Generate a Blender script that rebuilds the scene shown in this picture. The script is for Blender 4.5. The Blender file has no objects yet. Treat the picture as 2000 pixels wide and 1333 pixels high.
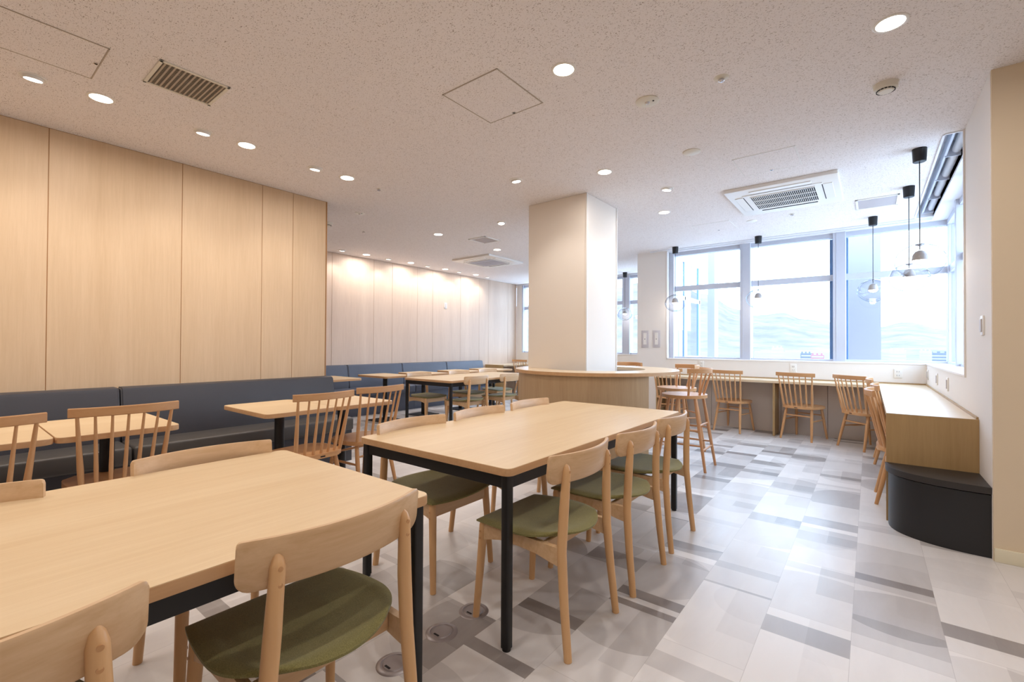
import bpy, bmesh, math, random
from math import sin, cos, pi, radians, sqrt, atan2
from mathutils import Vector, Matrix

scene = bpy.context.scene
COL = scene.collection
random.seed(7)

# ------------------------------------------------------------------ camera
def make_camera():
    yaw, pitch, roll = radians(38.1), radians(0.55), radians(0.28)
    f = Vector((-sin(yaw)*cos(pitch), cos(yaw)*cos(pitch), sin(pitch)))
    r0 = Vector((cos(yaw), sin(yaw), 0)); u0 = r0.cross(f)
    r = r0*cos(roll) + u0*sin(roll)
    u = -r0*sin(roll) + u0*cos(roll)
    cd = bpy.data.cameras.new('camera'); cam = bpy.data.objects.new('camera', cd); COL.objects.link(cam)
    M = Matrix(((r.x, u.x, -f.x, 0), (r.y, u.y, -f.y, 0), (r.z, u.z, -f.z, 1.2), (0, 0, 0, 1)))
    cam.matrix_world = M
    cd.sensor_width = 36; cd.sensor_fit = 'HORIZONTAL'; cd.lens = 891.0/2000*36
    cd.clip_start = 0.02; cd.clip_end = 20000
    scene.camera = cam
make_camera()

# ------------------------------------------------------------------ view, world
vs = scene.view_settings
scene.display_settings.display_device = 'sRGB'
vs.view_transform = 'Standard'; vs.look = 'None'; vs.exposure = 0.0; vs.gamma = 1.0; vs.use_curve_mapping = False
SKY = (0.62, 0.79, 1.0); SKY_S = 9.0
LAMP = (1.0, 0.935, 0.89); LAMP_W = 7.3; WASH_W = 6.0
w = bpy.data.worlds.new('world'); scene.world = w; w.use_nodes = True
bg = w.node_tree.nodes['Background']; bg.inputs[0].default_value = (*SKY, 1); bg.inputs[1].default_value = SKY_S

# ------------------------------------------------------------------ materials
class G:
    """small node-building helper"""
    def __init__(s, name):
        s.m = bpy.data.materials.new(name); s.m.use_nodes = True
        s.t = s.m.node_tree; s.b = s.t.nodes['Principled BSDF']; s.out = s.t.nodes['Material Output']
    def n(s, ty, **kw):
        x = s.t.nodes.new(ty)
        for k, v in kw.items(): setattr(x, k, v)
        return x
    def link(s, a, b): s.t.links.new(a, b)
    def setin(s, sock, v):
        if isinstance(v, bpy.types.NodeSocket): s.link(v, sock)
        else: sock.default_value = v
    def math(s, op, a, b=0.0, c=0.0):
        x = s.n('ShaderNodeMath', operation=op)
        s.setin(x.inputs[0], a); s.setin(x.inputs[1], b); s.setin(x.inputs[2], c)
        return x.outputs[0]
    def mix(s, f, a, b, blend='MIX'):
        x = s.n('ShaderNodeMix', data_type='RGBA', blend_type=blend)
        s.setin(x.inputs[0], f)
        s.setin(x.inputs[6], a if isinstance(a, bpy.types.NodeSocket) else (*a, 1))
        s.setin(x.inputs[7], b if isinstance(b, bpy.types.NodeSocket) else (*b, 1))
        return x.outputs[2]
    def mapping(s, scale=(1, 1, 1), loc=(0, 0, 0), coord='Object'):
        tc = s.n('ShaderNodeTexCoord'); mp = s.n('ShaderNodeMapping')
        mp.inputs['Scale'].default_value = scale; mp.inputs['Location'].default_value = loc
        s.link(tc.outputs[coord], mp.inputs[0]); return mp.outputs[0]
    def noise(s, vec, scale, detail=3, rough=.5, dist=0.0):
        x = s.n('ShaderNodeTexNoise'); s.link(vec, x.inputs['Vector'])
        x.inputs['Scale'].default_value = scale; x.inputs['Detail'].default_value = detail
        x.inputs['Roughness'].default_value = rough; x.inputs['Distortion'].default_value = dist
        return x.outputs['Fac']
    def ramp(s, f, lo, hi):
        x = s.n('ShaderNodeMapRange'); s.link(f, x.inputs[0])
        x.inputs[1].default_value = lo; x.inputs[2].default_value = hi; return x.outputs[0]
    def bump(s, h, strength=.2, dist=.002):
        x = s.n('ShaderNodeBump'); s.link(h, x.inputs['Height'])
        x.inputs['Strength'].default_value = strength; x.inputs['Distance'].default_value = dist
        s.link(x.outputs[0], s.b.inputs['Normal'])
    def fin(s, color=None, rough=.5, metal=0, spec=.5):
        if color is not None:
            s.setin(s.b.inputs['Base Color'], color if isinstance(color, bpy.types.NodeSocket) else (*color, 1))
        s.setin(s.b.inputs['Roughness'], rough); s.b.inputs['Metallic'].default_value = metal
        s.b.inputs['Specular IOR Level'].default_value = spec
        return s.m

def lin(r, g, b):
    f = lambda c: ((c/255+.055)/1.055)**2.4 if c/255 > .04045 else c/255/12.92
    return (f(r), f(g), f(b))

def plain(name, c, rough=.5, metal=0, spec=.5, var=.03, nscale=9):
    g = G(name); n = g.noise(g.mapping(), nscale, 4)
    a = tuple(max(0, x*(1-var)) for x in c); b = tuple(min(1, x*(1+var)) for x in c)
    return g.fin(g.mix(n, a, b), rough, metal, spec)

def wood(name, light, dark, axis='Y', fine=60, rough=.42, contrast=1.0, coarse=5, spec=.4):
    """long streaks along one axis, fine pores on top"""
    g = G(name)
    st = {'X': (.05, 1, 1), 'Y': (1, .05, 1), 'Z': (1, 1, .05)}[axis]
    v = g.mapping(st)
    a = g.noise(v, coarse, 4, .6, 1.2)
    b = g.noise(v, fine, 3, .6, .3)
    c = g.noise(v, fine*3.5, 2, .7)
    f = g.math('ADD', g.math('MULTIPLY', a, .5), g.math('ADD', g.math('MULTIPLY', b, .35), g.math('MULTIPLY', c, .15)))
    f = g.ramp(f, .5-.22/contrast, .5+.22/contrast)
    g.bump(b, .06, .001)
    return g.fin(g.mix(f, light, dark), rough, 0, spec)

M = {}
M['table'] = wood('oak_laminate_tabletop', lin(236, 211, 172), lin(217, 185, 140), 'Y', 70, .38, 1.05)
M['edge'] = wood('oak_tabletop_edge', lin(214, 172, 128), lin(190, 146, 102), 'Y', 60, .45)
M['beech'] = wood('beech_frame', lin(228, 184, 136), lin(212, 164, 112), 'Z', 50, .38, .7, 8)
M['beechx'] = wood('beech_panel', lin(228, 194, 154), lin(200, 160, 116), 'X', 40, .4, 1.1, 20)
M['windsor'] = wood('ash_spindle', lin(216, 168, 120), lin(196, 144, 96), 'Z', 55, .38, .8, 8)
M['windsorx'] = wood('ash_rail', lin(212, 164, 116), lin(190, 138, 90), 'X', 50, .38, .8, 7)
M['stool_wood'] = wood('stool_ash', lin(212, 160, 116), lin(190, 136, 92), 'Z', 55, .38, .8, 8)
M['walloak'] = wood('oak_wall_panel', lin(226, 198, 164), lin(202, 171, 134), 'Z', 55, .5, .85, 3)
M['walloakpale'] = wood('pale_oak_wall_panel', lin(230, 208, 188), lin(206, 182, 162), 'Z', 55, .5, .85, 3)
M['joint'] = plain('panel_joint_brown', lin(176, 130, 84), .6)
M['counter'] = wood('counter_oak', lin(228, 208, 178), lin(214, 188, 152), 'X', 60, .33, .8)
M['counterz'] = wood('counter_oak_upright_shaded', lin(186, 156, 110), lin(160, 128, 84), 'Z', 60, .45, .9)  # weaker light on the upright panels is put into this darker oak
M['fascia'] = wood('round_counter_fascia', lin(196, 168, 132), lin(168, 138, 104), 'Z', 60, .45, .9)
M['white'] = plain('white_wall_paint', lin(236, 230, 224), .75, var=.01)
M['column'] = plain('column_paint', lin(238, 228, 216), .7, var=.01)
M['beige'] = plain('beige_wall_paint', lin(226, 208, 180), .7, var=.015)
M['skirt'] = plain('cream_baseboard', lin(230, 222, 196), .5, var=.01)
M['lowwall'] = plain('greige_wall_below_counter', lin(205, 192, 180), .65, var=.02)
M['trimwhite'] = plain('white_sill_paint', lin(240, 236, 234), .4, var=.01)
M['alu'] = plain('pale_aluminium_frame', lin(196, 200, 212), .45, 0, var=.02)
M['alublue'] = plain('blue_grey_frame_reveal', lin(110, 140, 176), .5, 0, var=.04)
M['plastic'] = plain('white_plastic', lin(236, 232, 226), .35, var=.01)
M['plasticgrey'] = plain('grey_plastic', lin(202, 196, 198), .4, var=.02)
M['devbeige'] = plain('aged_cream_plastic', lin(224, 218, 204), .45, var=.02)
M['grille'] = plain('grille_grey', lin(176, 162, 146), .5, .0, var=.03)
M['dark'] = plain('dark_void', lin(40, 38, 40), .8, var=.1)
M['black'] = plain('black_powder_coat', lin(20, 20, 22), .4, .1, .5, var=.12)
M['blackm'] = plain('black_laminate', lin(28, 28, 30), .42, 0, .5, var=.08)
M['lid'] = plain('black_bench_lid', lin(46, 42, 40), .5, 0, .5, var=.08)
M['steel'] = plain('brushed_steel_plate', lin(168, 160, 160), .38, .45, .5, var=.08)
M['chrome'] = plain('chrome', lin(200, 200, 205), .15, 1, .5, var=.02)
M['shade'] = plain('grey_lamp_shade', lin(176, 170, 168), .5, .1, .5, var=.03)
M['ceilplain'] = plain('plain_ceiling_board', lin(232, 232, 236), .8, var=.01)
M['outside'] = plain('outside_pillar_paint', lin(146, 144, 150), .8, var=.01)
M['blind'] = plain('roller_blind_fabric', lin(226, 228, 234), .7, var=.02)

def leather(name, c, var=.1, rough=.42):
    g = G(name); v = g.mapping()
    n = g.noise(v, 4, 3); f = g.noise(v, 350, 2)
    g.bump(f, .12, .0008)
    return g.fin(g.mix(n, tuple(x*(1-var) for x in c), tuple(x*(1+var) for x in c)), rough, 0, .5)
M['vinyl'] = leather('charcoal_vinyl', lin(62, 62, 68))
M['vinylseat'] = leather('charcoal_vinyl_seat', lin(78, 74, 70))
M['vinylblue'] = leather('slate_blue_vinyl', lin(84, 90, 104))

def fabric(name, c1, c2):
    g = G(name); v = g.mapping()
    n = g.noise(v, 420, 3, .7); n2 = g.noise(v, 30, 2)
    f = g.math('ADD', g.math('MULTIPLY', g.ramp(n, .35, .65), .75), g.math('MULTIPLY', n2, .25))
    g.bump(n, .35, .001)
    g.b.inputs['Sheen Weight'].default_value = .25
    return g.fin(g.mix(f, c1, c2), .9, 0, .2)
M['green'] = fabric('moss_green_upholstery', lin(104, 98, 54), lin(148, 141, 90))

def emit(name, c, s):
    g = G(name); e = g.n('ShaderNodeEmission'); e.inputs[0].default_value = (*c, 1); e.inputs[1].default_value = s
    g.link(e.outputs[0], g.out.inputs[0]); return g.m
M['bulb'] = emit('warm_bulb', (1, .90, .76), 30)
M['disc'] = emit('downlight_diffuser', (1, .90, .78), 14)

def thin_glass(name, tint=(1, 1, 1), ior=1.45, boost=1.0, edge=None):
    g = G(name)
    tr = g.n('ShaderNodeBsdfTransparent')
    gl = g.n('ShaderNodeBsdfGlossy'); gl.inputs['Roughness'].default_value = 0.0
    lw = g.n('ShaderNodeLayerWeight'); lw.inputs[0].default_value = .5      # facing term, the same from both sides
    g.link(g.mix(g.math('POWER', lw.outputs['Facing'], 2.6), tint, edge or tint), tr.inputs[0])   # longer path through the glass at the rim
    f0 = ((ior-1)/(ior+1))**2*boost
    mx = g.n('ShaderNodeMixShader')
    g.link(g.math('ADD', f0, g.math('MULTIPLY', 1-f0, g.math('POWER', lw.outputs['Facing'], 4.5))), mx.inputs[0])
    g.link(tr.outputs[0], mx.inputs[1]); g.link(gl.outputs[0], mx.inputs[2])
    g.link(mx.outputs[0], g.out.inputs[0]); return g.m
M['pane'] = thin_glass('window_glass', (.93, .96, .99), 1.3)
M['globe'] = thin_glass('clear_globe_glass', (.985, .985, .985), 1.45, .8, (.06, .10, .18))

def ceiling_mat():
    g = G('speckled_ceiling_tile'); v = g.mapping((1, 1, 1)); v2 = g.mapping((1, 1.7, 1))
    n = g.noise(v2, 130, 2, .55, .8); big = g.noise(v, 26, 2)
    spk = g.ramp(g.math('ADD', n, g.math('MULTIPLY', big, .08)), .645, .69)
    col = g.mix(spk, lin(240, 234, 232), lin(170, 156, 148))
    inv = g.math('SUBTRACT', 1.0, spk); g.bump(inv, .3, .002)
    return g.fin(col, .9, 0, .1)
M['ceil'] = ceiling_mat()

def floor_mat():
    g = G('patterned_vinyl_floor')
    tc = g.n('ShaderNodeTexCoord'); sp = g.n('ShaderNodeSeparateXYZ'); g.link(tc.outputs['Object'], sp.inputs[0])
    W, L = .305, .61
    X = g.math('DIVIDE', g.math('ADD', sp.outputs[0], .063+W*40), W)
    c = g.math('FLOOR', X); fx = g.math('FRACT', X)
    def wn(a, b, k):
        cb = g.n('ShaderNodeCombineXYZ'); g.link(a, cb.inputs[0]); g.setin(cb.inputs[1], b); cb.inputs[2].default_value = k
        x = g.n('ShaderNodeTexWhiteNoise', noise_dimensions='3D'); g.link(cb.outputs[0], x.inputs[0]); return x.outputs['Value']
    off = wn(c, 0.0, 1.5)
    Y = g.math('DIVIDE', g.math('ADD', g.math('ADD', sp.outputs[1], 40*L), g.math('MULTIPLY', off, L)), L)
    r = g.math('FLOOR', Y); fy = g.math('FRACT', Y)
    shade = g.math('MULTIPLY', wn(c, r, 2.5), .30)
    # bands inside each tile
    b1 = wn(c, r, 3.5); b2 = g.math('ADD', b1, g.math('ADD', .12, g.math('MULTIPLY', wn(c, r, 4.5), .25)))
    inband = g.math('MULTIPLY', g.math('GREATER_THAN', fy, b1), g.math('LESS_THAN', fy, b2))
    amp = g.math('POWER', wn(c, r, 5.5), 1.6)
    shade = g.math('ADD', shade, g.math('MULTIPLY', inband, g.math('MULTIPLY', amp, .8)))
    # half-width blocks
    hw = g.math('MULTIPLY', g.math('GREATER_THAN', fx, .52), g.math('GREATER_THAN', g.math('FRACT', g.math('MULTIPLY', Y, 1.0)), wn(c, r, 6.5)))
    shade = g.math('ADD', shade, g.math('MULTIPLY', hw, g.math('MULTIPLY', wn(c, r, 7.5), .26)))
    # arcs: discs whose centre is random per tile, clipped by the tile
    for k, rad, am in ((11.5, .85, .42), (15.5, .60, .36)):
        cx = g.math('MULTIPLY', wn(c, r, k), 1.0); cy = wn(c, r, k+1)
        dx = g.math('MULTIPLY', g.math('SUBTRACT', fx, cx), W/L); dy = g.math('SUBTRACT', fy, cy)
        d = g.math('SQRT', g.math('ADD', g.math('MULTIPLY', dx, dx), g.math('MULTIPLY', dy, dy)))
        ins = g.math('LESS_THAN', d, g.math('MULTIPLY', rad, g.math('ADD', .45, g.math('MULTIPLY', wn(c, r, k+2), .6))))
        shade = g.math('ADD', shade, g.math('MULTIPLY', ins, g.math('MULTIPLY', g.math('POWER', wn(c, r, k+3), 1.5), am)))
    v = g.mapping((1, .25, 1)); st = g.noise(v, 9, 4, .6, .8); cl = g.noise(g.mapping(), 3, 3)
    shade = g.math('ADD', shade, g.math('MULTIPLY', g.math('SUBTRACT', st, .5), .22))
    shade = g.math('ADD', shade, g.math('MULTIPLY', g.math('SUBTRACT', cl, .5), .12))
    shade = g.ramp(shade, .08, 1.15)
    col = g.mix(shade, lin(238, 234, 231), lin(138, 130, 126))
    # tile joints
    ex = g.math('LESS_THAN', g.math('MINIMUM', fx, g.math('SUBTRACT', 1.0, fx)), .0035)
    ey = g.math('LESS_THAN', g.math('MINIMUM', fy, g.math('SUBTRACT', 1.0, fy)), .0018)
    col = g.mix(g.math('MULTIPLY', g.math('MAXIMUM', ex, ey), .35), col, lin(150, 142, 138))
    return g.fin(col, g.math('ADD', .25, g.math('MULTIPLY', st, .12)), 0, .5)
M['floor'] = floor_mat()

# ------------------------------------------------------------------ mesh helpers
def nbm(): return bmesh.new()
def box(bm, x0, x1, y0, y1, z0, z1, bev=0, seg=2):
    g = bmesh.ops.create_cube(bm, size=1)['verts']
    for v in g:
        v.co = Vector(((x0+x1)/2+v.co.x*(x1-x0), (y0+y1)/2+v.co.y*(y1-y0), (z0+z1)/2+v.co.z*(z1-z0)))
    if bev:
        es = list({e for v in g for e in v.link_edges})
        bmesh.ops.bevel(bm, geom=es, offset=bev, segments=seg, affect='EDGES', profile=.5)
    return bm
def prism(bm, outline, z0, z1, bev=0, seg=2):
    """outline: list of (x,y) counter-clockwise"""
    b = [bm.verts.new((x, y, z0)) for x, y in outline]; t = [bm.verts.new((x, y, z1)) for x, y in outline]
    n = len(b); fs = [bm.faces.new(list(reversed(b))), bm.faces.new(t)]
    for i in range(n): fs.append(bm.faces.new((b[i], b[(i+1) % n], t[(i+1) % n], t[i])))
    if bev:
        es = [e for e in fs[0].edges]+[e for e in fs[1].edges]
        bmesh.ops.bevel(bm, geom=es, offset=bev, segments=seg, affect='EDGES', profile=.5)
    return bm
def rrect(x0, x1, y0, y1, r, n=6):
    pts = []
    for cx, cy, a in ((x1-r, y0+r, -90), (x1-r, y1-r, 0), (x0+r, y1-r, 90), (x0+r, y0+r, 180)):
        for k in range(n+1):
            t = radians(a+90*k/n); pts.append((cx+r*cos(t), cy+r*sin(t)))
    return pts
def tube(bm, pts, rad, n=10, cap=True):
    """rings along a path; rad is a number or one per point"""
    P = [Vector(p) for p in pts]
    R = rad if isinstance(rad, (list, tuple)) else [rad]*len(P)
    rings = []; up = None
    for i, p in enumerate(P):
        d = (P[min(i+1, len(P)-1)]-P[max(i-1, 0)]).normalized()
        if up is None:
            ref = Vector((0, 1, 0)) if abs(d.y) < .9 else Vector((1, 0, 0)); a = d.cross(ref).normalized()
        else: a = (up - d*up.dot(d)).normalized()
        up = a; b = d.cross(a)
        rings.append([bm.verts.new(p+(a*cos(2*pi*k/n)+b*sin(2*pi*k/n))*R[i]) for k in range(n)])
    for i in range(len(rings)-1):
        for k in range(n):
            bm.faces.new((rings[i][k], rings[i][(k+1) % n], rings[i+1][(k+1) % n], rings[i+1][k]))
    if cap: bm.faces.new(list(reversed(rings[0]))); bm.faces.new(rings[-1])
    return bm
def lathe(bm, prof, n=32, c=(0, 0, 0), close=False):
    rings = []
    for r, z in prof:
        if r < 1e-5: rings.append([bm.verts.new((c[0], c[1], c[2]+z))])
        else: rings.append([bm.verts.new((c[0]+r*cos(2*pi*k/n), c[1]+r*sin(2*pi*k/n), c[2]+z)) for k in range(n)])
    for i in range(len(rings)-1):
        A, B = rings[i], rings[i+1]
        for k in range(n):
            k2 = (k+1) % n
            if len(A) == 1 and len(B) == 1: continue
            if len(A) == 1: bm.faces.new((A[0], B[k2], B[k]))
            elif len(B) == 1: bm.faces.new((A[k], A[k2], B[0]))
            else: bm.faces.new((A[k], A[k2], B[k2], B[k]))
    return bm
def sweep(bm, path, prof_fn):
    """closed profile quad-strip along a path: prof_fn(i)-> list of 3D points"""
    rings = [[bm.verts.new(q) for q in prof_fn(i)] for i in range(len(path))]
    n = len(rings[0])
    for i in range(len(rings)-1):
        for k in range(n): bm.faces.new((rings[i][k], rings[i][(k+1) % n], rings[i+1][(k+1) % n], rings[i+1][k]))
    bm.faces.new(list(reversed(rings[0]))); bm.faces.new(rings[-1])
    return bm
def obj(name, bm, mat, parent=None, label=None, ang=35):
    bmesh.ops.recalc_face_normals(bm, faces=bm.faces[:])
    me = bpy.data.meshes.new(name); bm.to_mesh(me); bm.free()
    for p in me.polygons: p.use_smooth = True
    me.set_sharp_from_angle(angle=radians(ang))
    me.materials.append(mat)
    o = bpy.data.objects.new(name, me); COL.objects.link(o)
    if parent: o.parent = parent
    if label: o['label'] = label
    return o
def thing(name, label, cat, loc=(0, 0, 0), rz=0, group=None):
    o = bpy.data.objects.new(name, None); COL.objects.link(o); o.empty_display_size = .1
    o.location = loc; o.rotation_euler = (0, 0, rz); o['label'] = label; o['category'] = cat
    if group: o['group'] = group
    return o
def tag(o, label, cat, group=None, kind=None):
    o['label'] = label; o['category'] = cat
    if group: o['group'] = group
    if kind: o['kind'] = kind
    return o
def struct(name, bm, mat, ang=35):
    o = obj(name, bm, mat, None, None, ang); o['kind'] = 'structure'; return o
def dup(root, loc, rz, label, group=None):
    r = root.copy(); COL.objects.link(r); r.location = loc; r.rotation_euler = (0, 0, rz); r['label'] = label
    if group: r['group'] = group
    for ch in root.children:
        c = ch.copy(); COL.objects.link(c); c.parent = r
        for g in ch.children:
            d = g.copy(); COL.objects.link(d); d.parent = c
    return r
# ------------------------------------------------------------------ dimensions (metres)
CZ = 2.78
RW = .545            # right-hand wall plane
BY = 7.47            # wall under the big window
GY = 7.65            # its glass plane
GX = .76             # glass plane of the side window
LW, FW = -4.73, -7.24  # near / far oak wall planes
LBY = 9.42           # far back wall

# ------------------------------------------------------------------ room shell
bm = nbm(); box(bm, -7.6, 3.4, -4.2, 9.7, -.12, 0); struct('floor', bm, M['floor'])
bm = nbm()
box(bm, -7.6, .44, -4.2, 7.42, CZ, CZ+.2)
box(bm, -7.6, -2.9, 7.42, 9.38, CZ, CZ+.2)
box(bm, .44, 3.4, -4.2, 4.62, CZ, CZ+.2)
struct('ceiling', bm, M['ceil'])
bm = nbm()                                        # plain boards by the windows
box(bm, -2.9, .44, 7.435, 7.475, CZ-.012, CZ+.05)
box(bm, -2.9, .9, 7.49, 7.9, CZ-.03, CZ+.2)
box(bm, .60, .9, 4.62, 7.49, CZ-.03, CZ+.2)
box(bm, -7.6, -2.9, 9.40, 9.75, CZ-.03, CZ+.2)
box(bm, .43, .445, 4.62, 7.40, CZ-.008, CZ+.2)
box(bm, .44, .60, 4.605, 4.622, CZ-.008, CZ+.2)
box(bm, .43, .62, 7.39, 7.42, CZ-.008, CZ+.2)
box(bm, .44, .61, 4.62, 7.42, CZ+.17, CZ+.2)
struct('trim_1', bm, M['ceilplain'])

def panel_wall(name, x, ys, mat, z1, thick=.03):
    o = None; bm = nbm()
    for a, b in zip(ys[:-1], ys[1:]):
        box(bm, x-thick, x, a+.0025, b-.0025, 0, z1-.004, .0008, 1)
    o = struct(name, bm, mat)
    bm = nbm(); box(bm, x-.25, x-.004, ys[0], ys[-1], 0, z1); obj('joint_backing', bm, M['joint'], o)
    return o
panel_wall('wall_left', LW, [-4.2, -2.95, -2.1, -1.25, -.62, -.30, .522, 1.348, 2.016, 2.322, 2.69], M['walloak'], CZ)
panel_wall('wall_far_left', FW, [2.69, 3.4, 4.232, 5.072, 5.486, 6.106, 6.52, 7.35, 7.976, 8.306, 9.058, 9.36, LBY], M['walloakpale'], CZ)
bm = nbm(); box(bm, -7.5, LW-.03, 2.52, 2.69, 0, CZ); struct('wall_return', bm, M['walloakpale'])
bm = nbm(); box(bm, LW-.01, LW+.004, 2.69, 2.70, 0, CZ-.002); struct('trim_2', bm, M['joint'])

# right wall, its face towards the camera and its baseboard
bm = nbm()
box(bm, RW, .90, 3.72, 4.60, 0, CZ)
box(bm, RW, GX-.03, 4.60, BY, 0, 1.0)
struct('wall_right', bm, M['white'])
bm = nbm(); box(bm, RW+.002, 3.4, 3.705, 3.72, 0, CZ); struct('wall_right_front', bm, M['beige'])
bm = nbm(); box(bm, RW+.004, 3.4, 3.694, 3.706, 0, .075, .002); struct('baseboard_right', bm, M['skirt'])
# walls that close the room behind the camera
bm = nbm(); box(bm, 3.3, 3.4, -4.2, 3.72, 0, CZ); struct('wall_side', bm, M['white'])
bm = nbm(); box(bm, -7.5, 3.4, -4.3, -4.2, 0, CZ); struct('wall_behind', bm, M['white'])

# wall below the big window, pier, back wall of the left bay
bm = nbm()
box(bm, -2.62, RW, BY, GY-.05, 0, .985)
box(bm, -3.13, -2.62, 7.47, 7.86, 0, CZ)
box(bm, -3.13, -2.95, 7.8, 9.6, 0, CZ)
struct('wall_back', bm, M['white'])
bm = nbm()
for a, b in ((-2.60, -1.90), (-1.90, -.98), (-.98, -.44), (-.44, .08)): box(bm, a+.002, b-.002, 7.36, 7.47, .0, .705, .001, 1)
struct('wall_below_counter', bm, M['lowwall'])
bm = nbm()
box(bm, -7.24, -3.13, LBY, 9.6, 0, 1.0); box(bm, -7.24, -7.07, LBY, 9.6, 1.0, CZ)
struct('wall_far_back', bm, M['white'])
# sills and casings of the recesses
bm = nbm()
box(bm, -2.63, GX-.02, BY-.008, GY-.04, .985, 1.005, .003, 1)
box(bm, RW-.008, GX-.02, 4.60, BY, .985, 1.005, .003, 1)
box(bm, -2.632, -2.615, BY-.008, GY, .985, 2.75, .002, 1)
box(bm, RW-.01, RW+.012, 4.598, 4.618, .985, CZ)
box(bm, -7.08, -3.13, LBY-.01, 9.52, 1.0, 1.02, .003, 1)
box(bm, -7.075, -7.06, LBY-.01, 9.52, 1.0, 2.75, .002, 1)
struct('trim_3', bm, M['trimwhite'])
bm = nbm(); box(bm, RW-.006, RW+.002, 4.592, 4.606, .985, CZ); struct('trim_4', bm, M['white'])

# ------------------------------------------------------------------ windows
def window(name, x0, x1, y, z0, z1, mull, tz, depth=.10):
    """window in a plane of constant y"""
    bm = nbm()
    box(bm, x0, x1, y-depth*.6, y+depth*.4, z0, z0+.03, .003, 1)
    box(bm, x0, x1, y-depth*.6, y+depth*.4, z1-.07, z1, .003, 1)
    for a, b in mull: 
        box(bm, a, b, y-depth, y+depth, z0, z1, .004, 1)
        box(bm, a+.035, a+.042, y-depth-.004, y-depth+.01, z0, z1)
    box(bm, x0, x1, y-.03, y+.03, tz[0], tz[1], .003, 1)
    o = struct(name, bm, M['alu'])
    bm = nbm(); box(bm, x0, x1, y+.005, y+.013, z0, z1); obj('pane', bm, M['pane'], o, 'clear window glass')
    return o
W1 = window('window_1', -2.61, .86, GY, 1.0, 2.76, ((-2.61, -2.54), (-1.545, -1.40), (-.392, -.25), (.745, .84)), (2.11, 2.19))
bm = nbm(); box(bm, -.435, -.393, GY+.045, GY+.14, 1.03, 2.69); box(bm, -.249, -.228, GY+.045, GY+.14, 1.03, 2.69)
obj('blue_reveal', bm, M['alublue'], W1, 'deep blue frame reveals beside the second mullion')
bm = nbm()
box(bm, GX-.02, GX+.04, 4.55, GY, 1.0, 1.03); box(bm, GX-.02, GX+.04, 4.55, GY, 2.69, 2.76); box(bm, GX, GX+.04, 4.55, GY, 2.11, 2.19)
for a in (4.60, 5.6, 6.6): box(bm, GX-.05, GX+.05, a, a+.09, 1.0, 2.76, .003, 1)
W2 = struct('window_2', bm, M['alu'])
bm = nbm(); box(bm, GX+.015, GX+.022, 4.55, GY, 1.0, 2.76); obj('pane', bm, M['pane'], W2, 'clear window glass')
W3 = window('window_3', -7.07, -3.13, 9.52, 1.02, 2.76, ((-7.07, -7.03), (-5.75, -5.6), (-4.30, -4.13)), (2.12, 2.20))
bm = nbm()
box(bm, -3.16, -3.11, 7.9, 9.6, CZ, CZ+.1); bm.free()

# roller blind in the ceiling recess beside the side window
t = thing('roller_blind', 'rolled white blind with metal rails in the ceiling slot over the side window', 'blind', (0, 0, 0))
bm = nbm(); tube(bm, [(.575, 4.66, CZ+.075), (.575, 7.36, CZ+.075)], .032, 16); obj('roll', bm, M['blind'], t)
bm = nbm(); box(bm, .495, .512, 4.64, 7.38, CZ+.03, CZ+.12, .002, 1); box(bm, .60, .61, 4.64, 7.38, CZ-.005, CZ+.14); obj('rail', bm, M['alu'], t)
for k, y in enumerate((5.25, 5.95, 6.65, 7.3)):
    bm = nbm(); box(bm, .50, .61, y, y+.012, CZ+.02, CZ+.15); obj('bracket', bm, M['alu'], t)
bm = nbm(); tube(bm, [(.69, 4.72, 2.6), (.69, 4.74, 1.6), (.675, 4.74, 1.25), (.69, 4.74, 1.18)], .004, 6); box(bm, .67, .70, 4.68, 4.78, 1.03, 1.14, .004, 1)
tag(obj('blind_cord', bm, M['plastic']), 'white pull cord with its holder hanging at the near end of the side window', 'cord')

# ------------------------------------------------------------------ outside
bm = nbm()                                        # neighbouring wing seen through the left pane
box(bm, -2.88, -2.82, 7.95, 10.15, -3, 1.0); box(bm, -2.88, -2.82, 7.95, 10.15, 2.84, 5)
for y in (8.0, 9.05, 10.02): box(bm, -2.86, -2.83, y, y+.06, -3, 3)
box(bm, -2.86, -2.83, 7.95, 10.12, 2.09, 2.17)
o = obj('building_wing', bm, M['trimwhite']); tag(o, 'white framed wing of the building outside the left pane', 'building')
bm = nbm()
for y in (9.03, 9.95): box(bm, -2.865, -2.835, y, y+.05, 1.0, 2.84)
obj('dark_jamb', bm, M['alublue'], o, 'dark blue window jambs')
bm = nbm(); box(bm, -2.85, -2.845, 8.0, 10.0, 1.0, 2.84); obj('pane', bm, M['pane'], o)
bm = nbm(); box(bm, -2.74, -2.60, 10.3, 10.6, -6, 8); tag(obj('outside_pillar', bm, M['outside']), 'pale pillar outside the left pane of the big window', 'pillar')
bm = nbm(); box(bm, -.30, .135, 8.85, 9.2, -6, 8); tag(obj('outside_pillar', bm, M['outside']), 'broad blue-white pillar outside the right pane of the big window', 'pillar')

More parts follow.
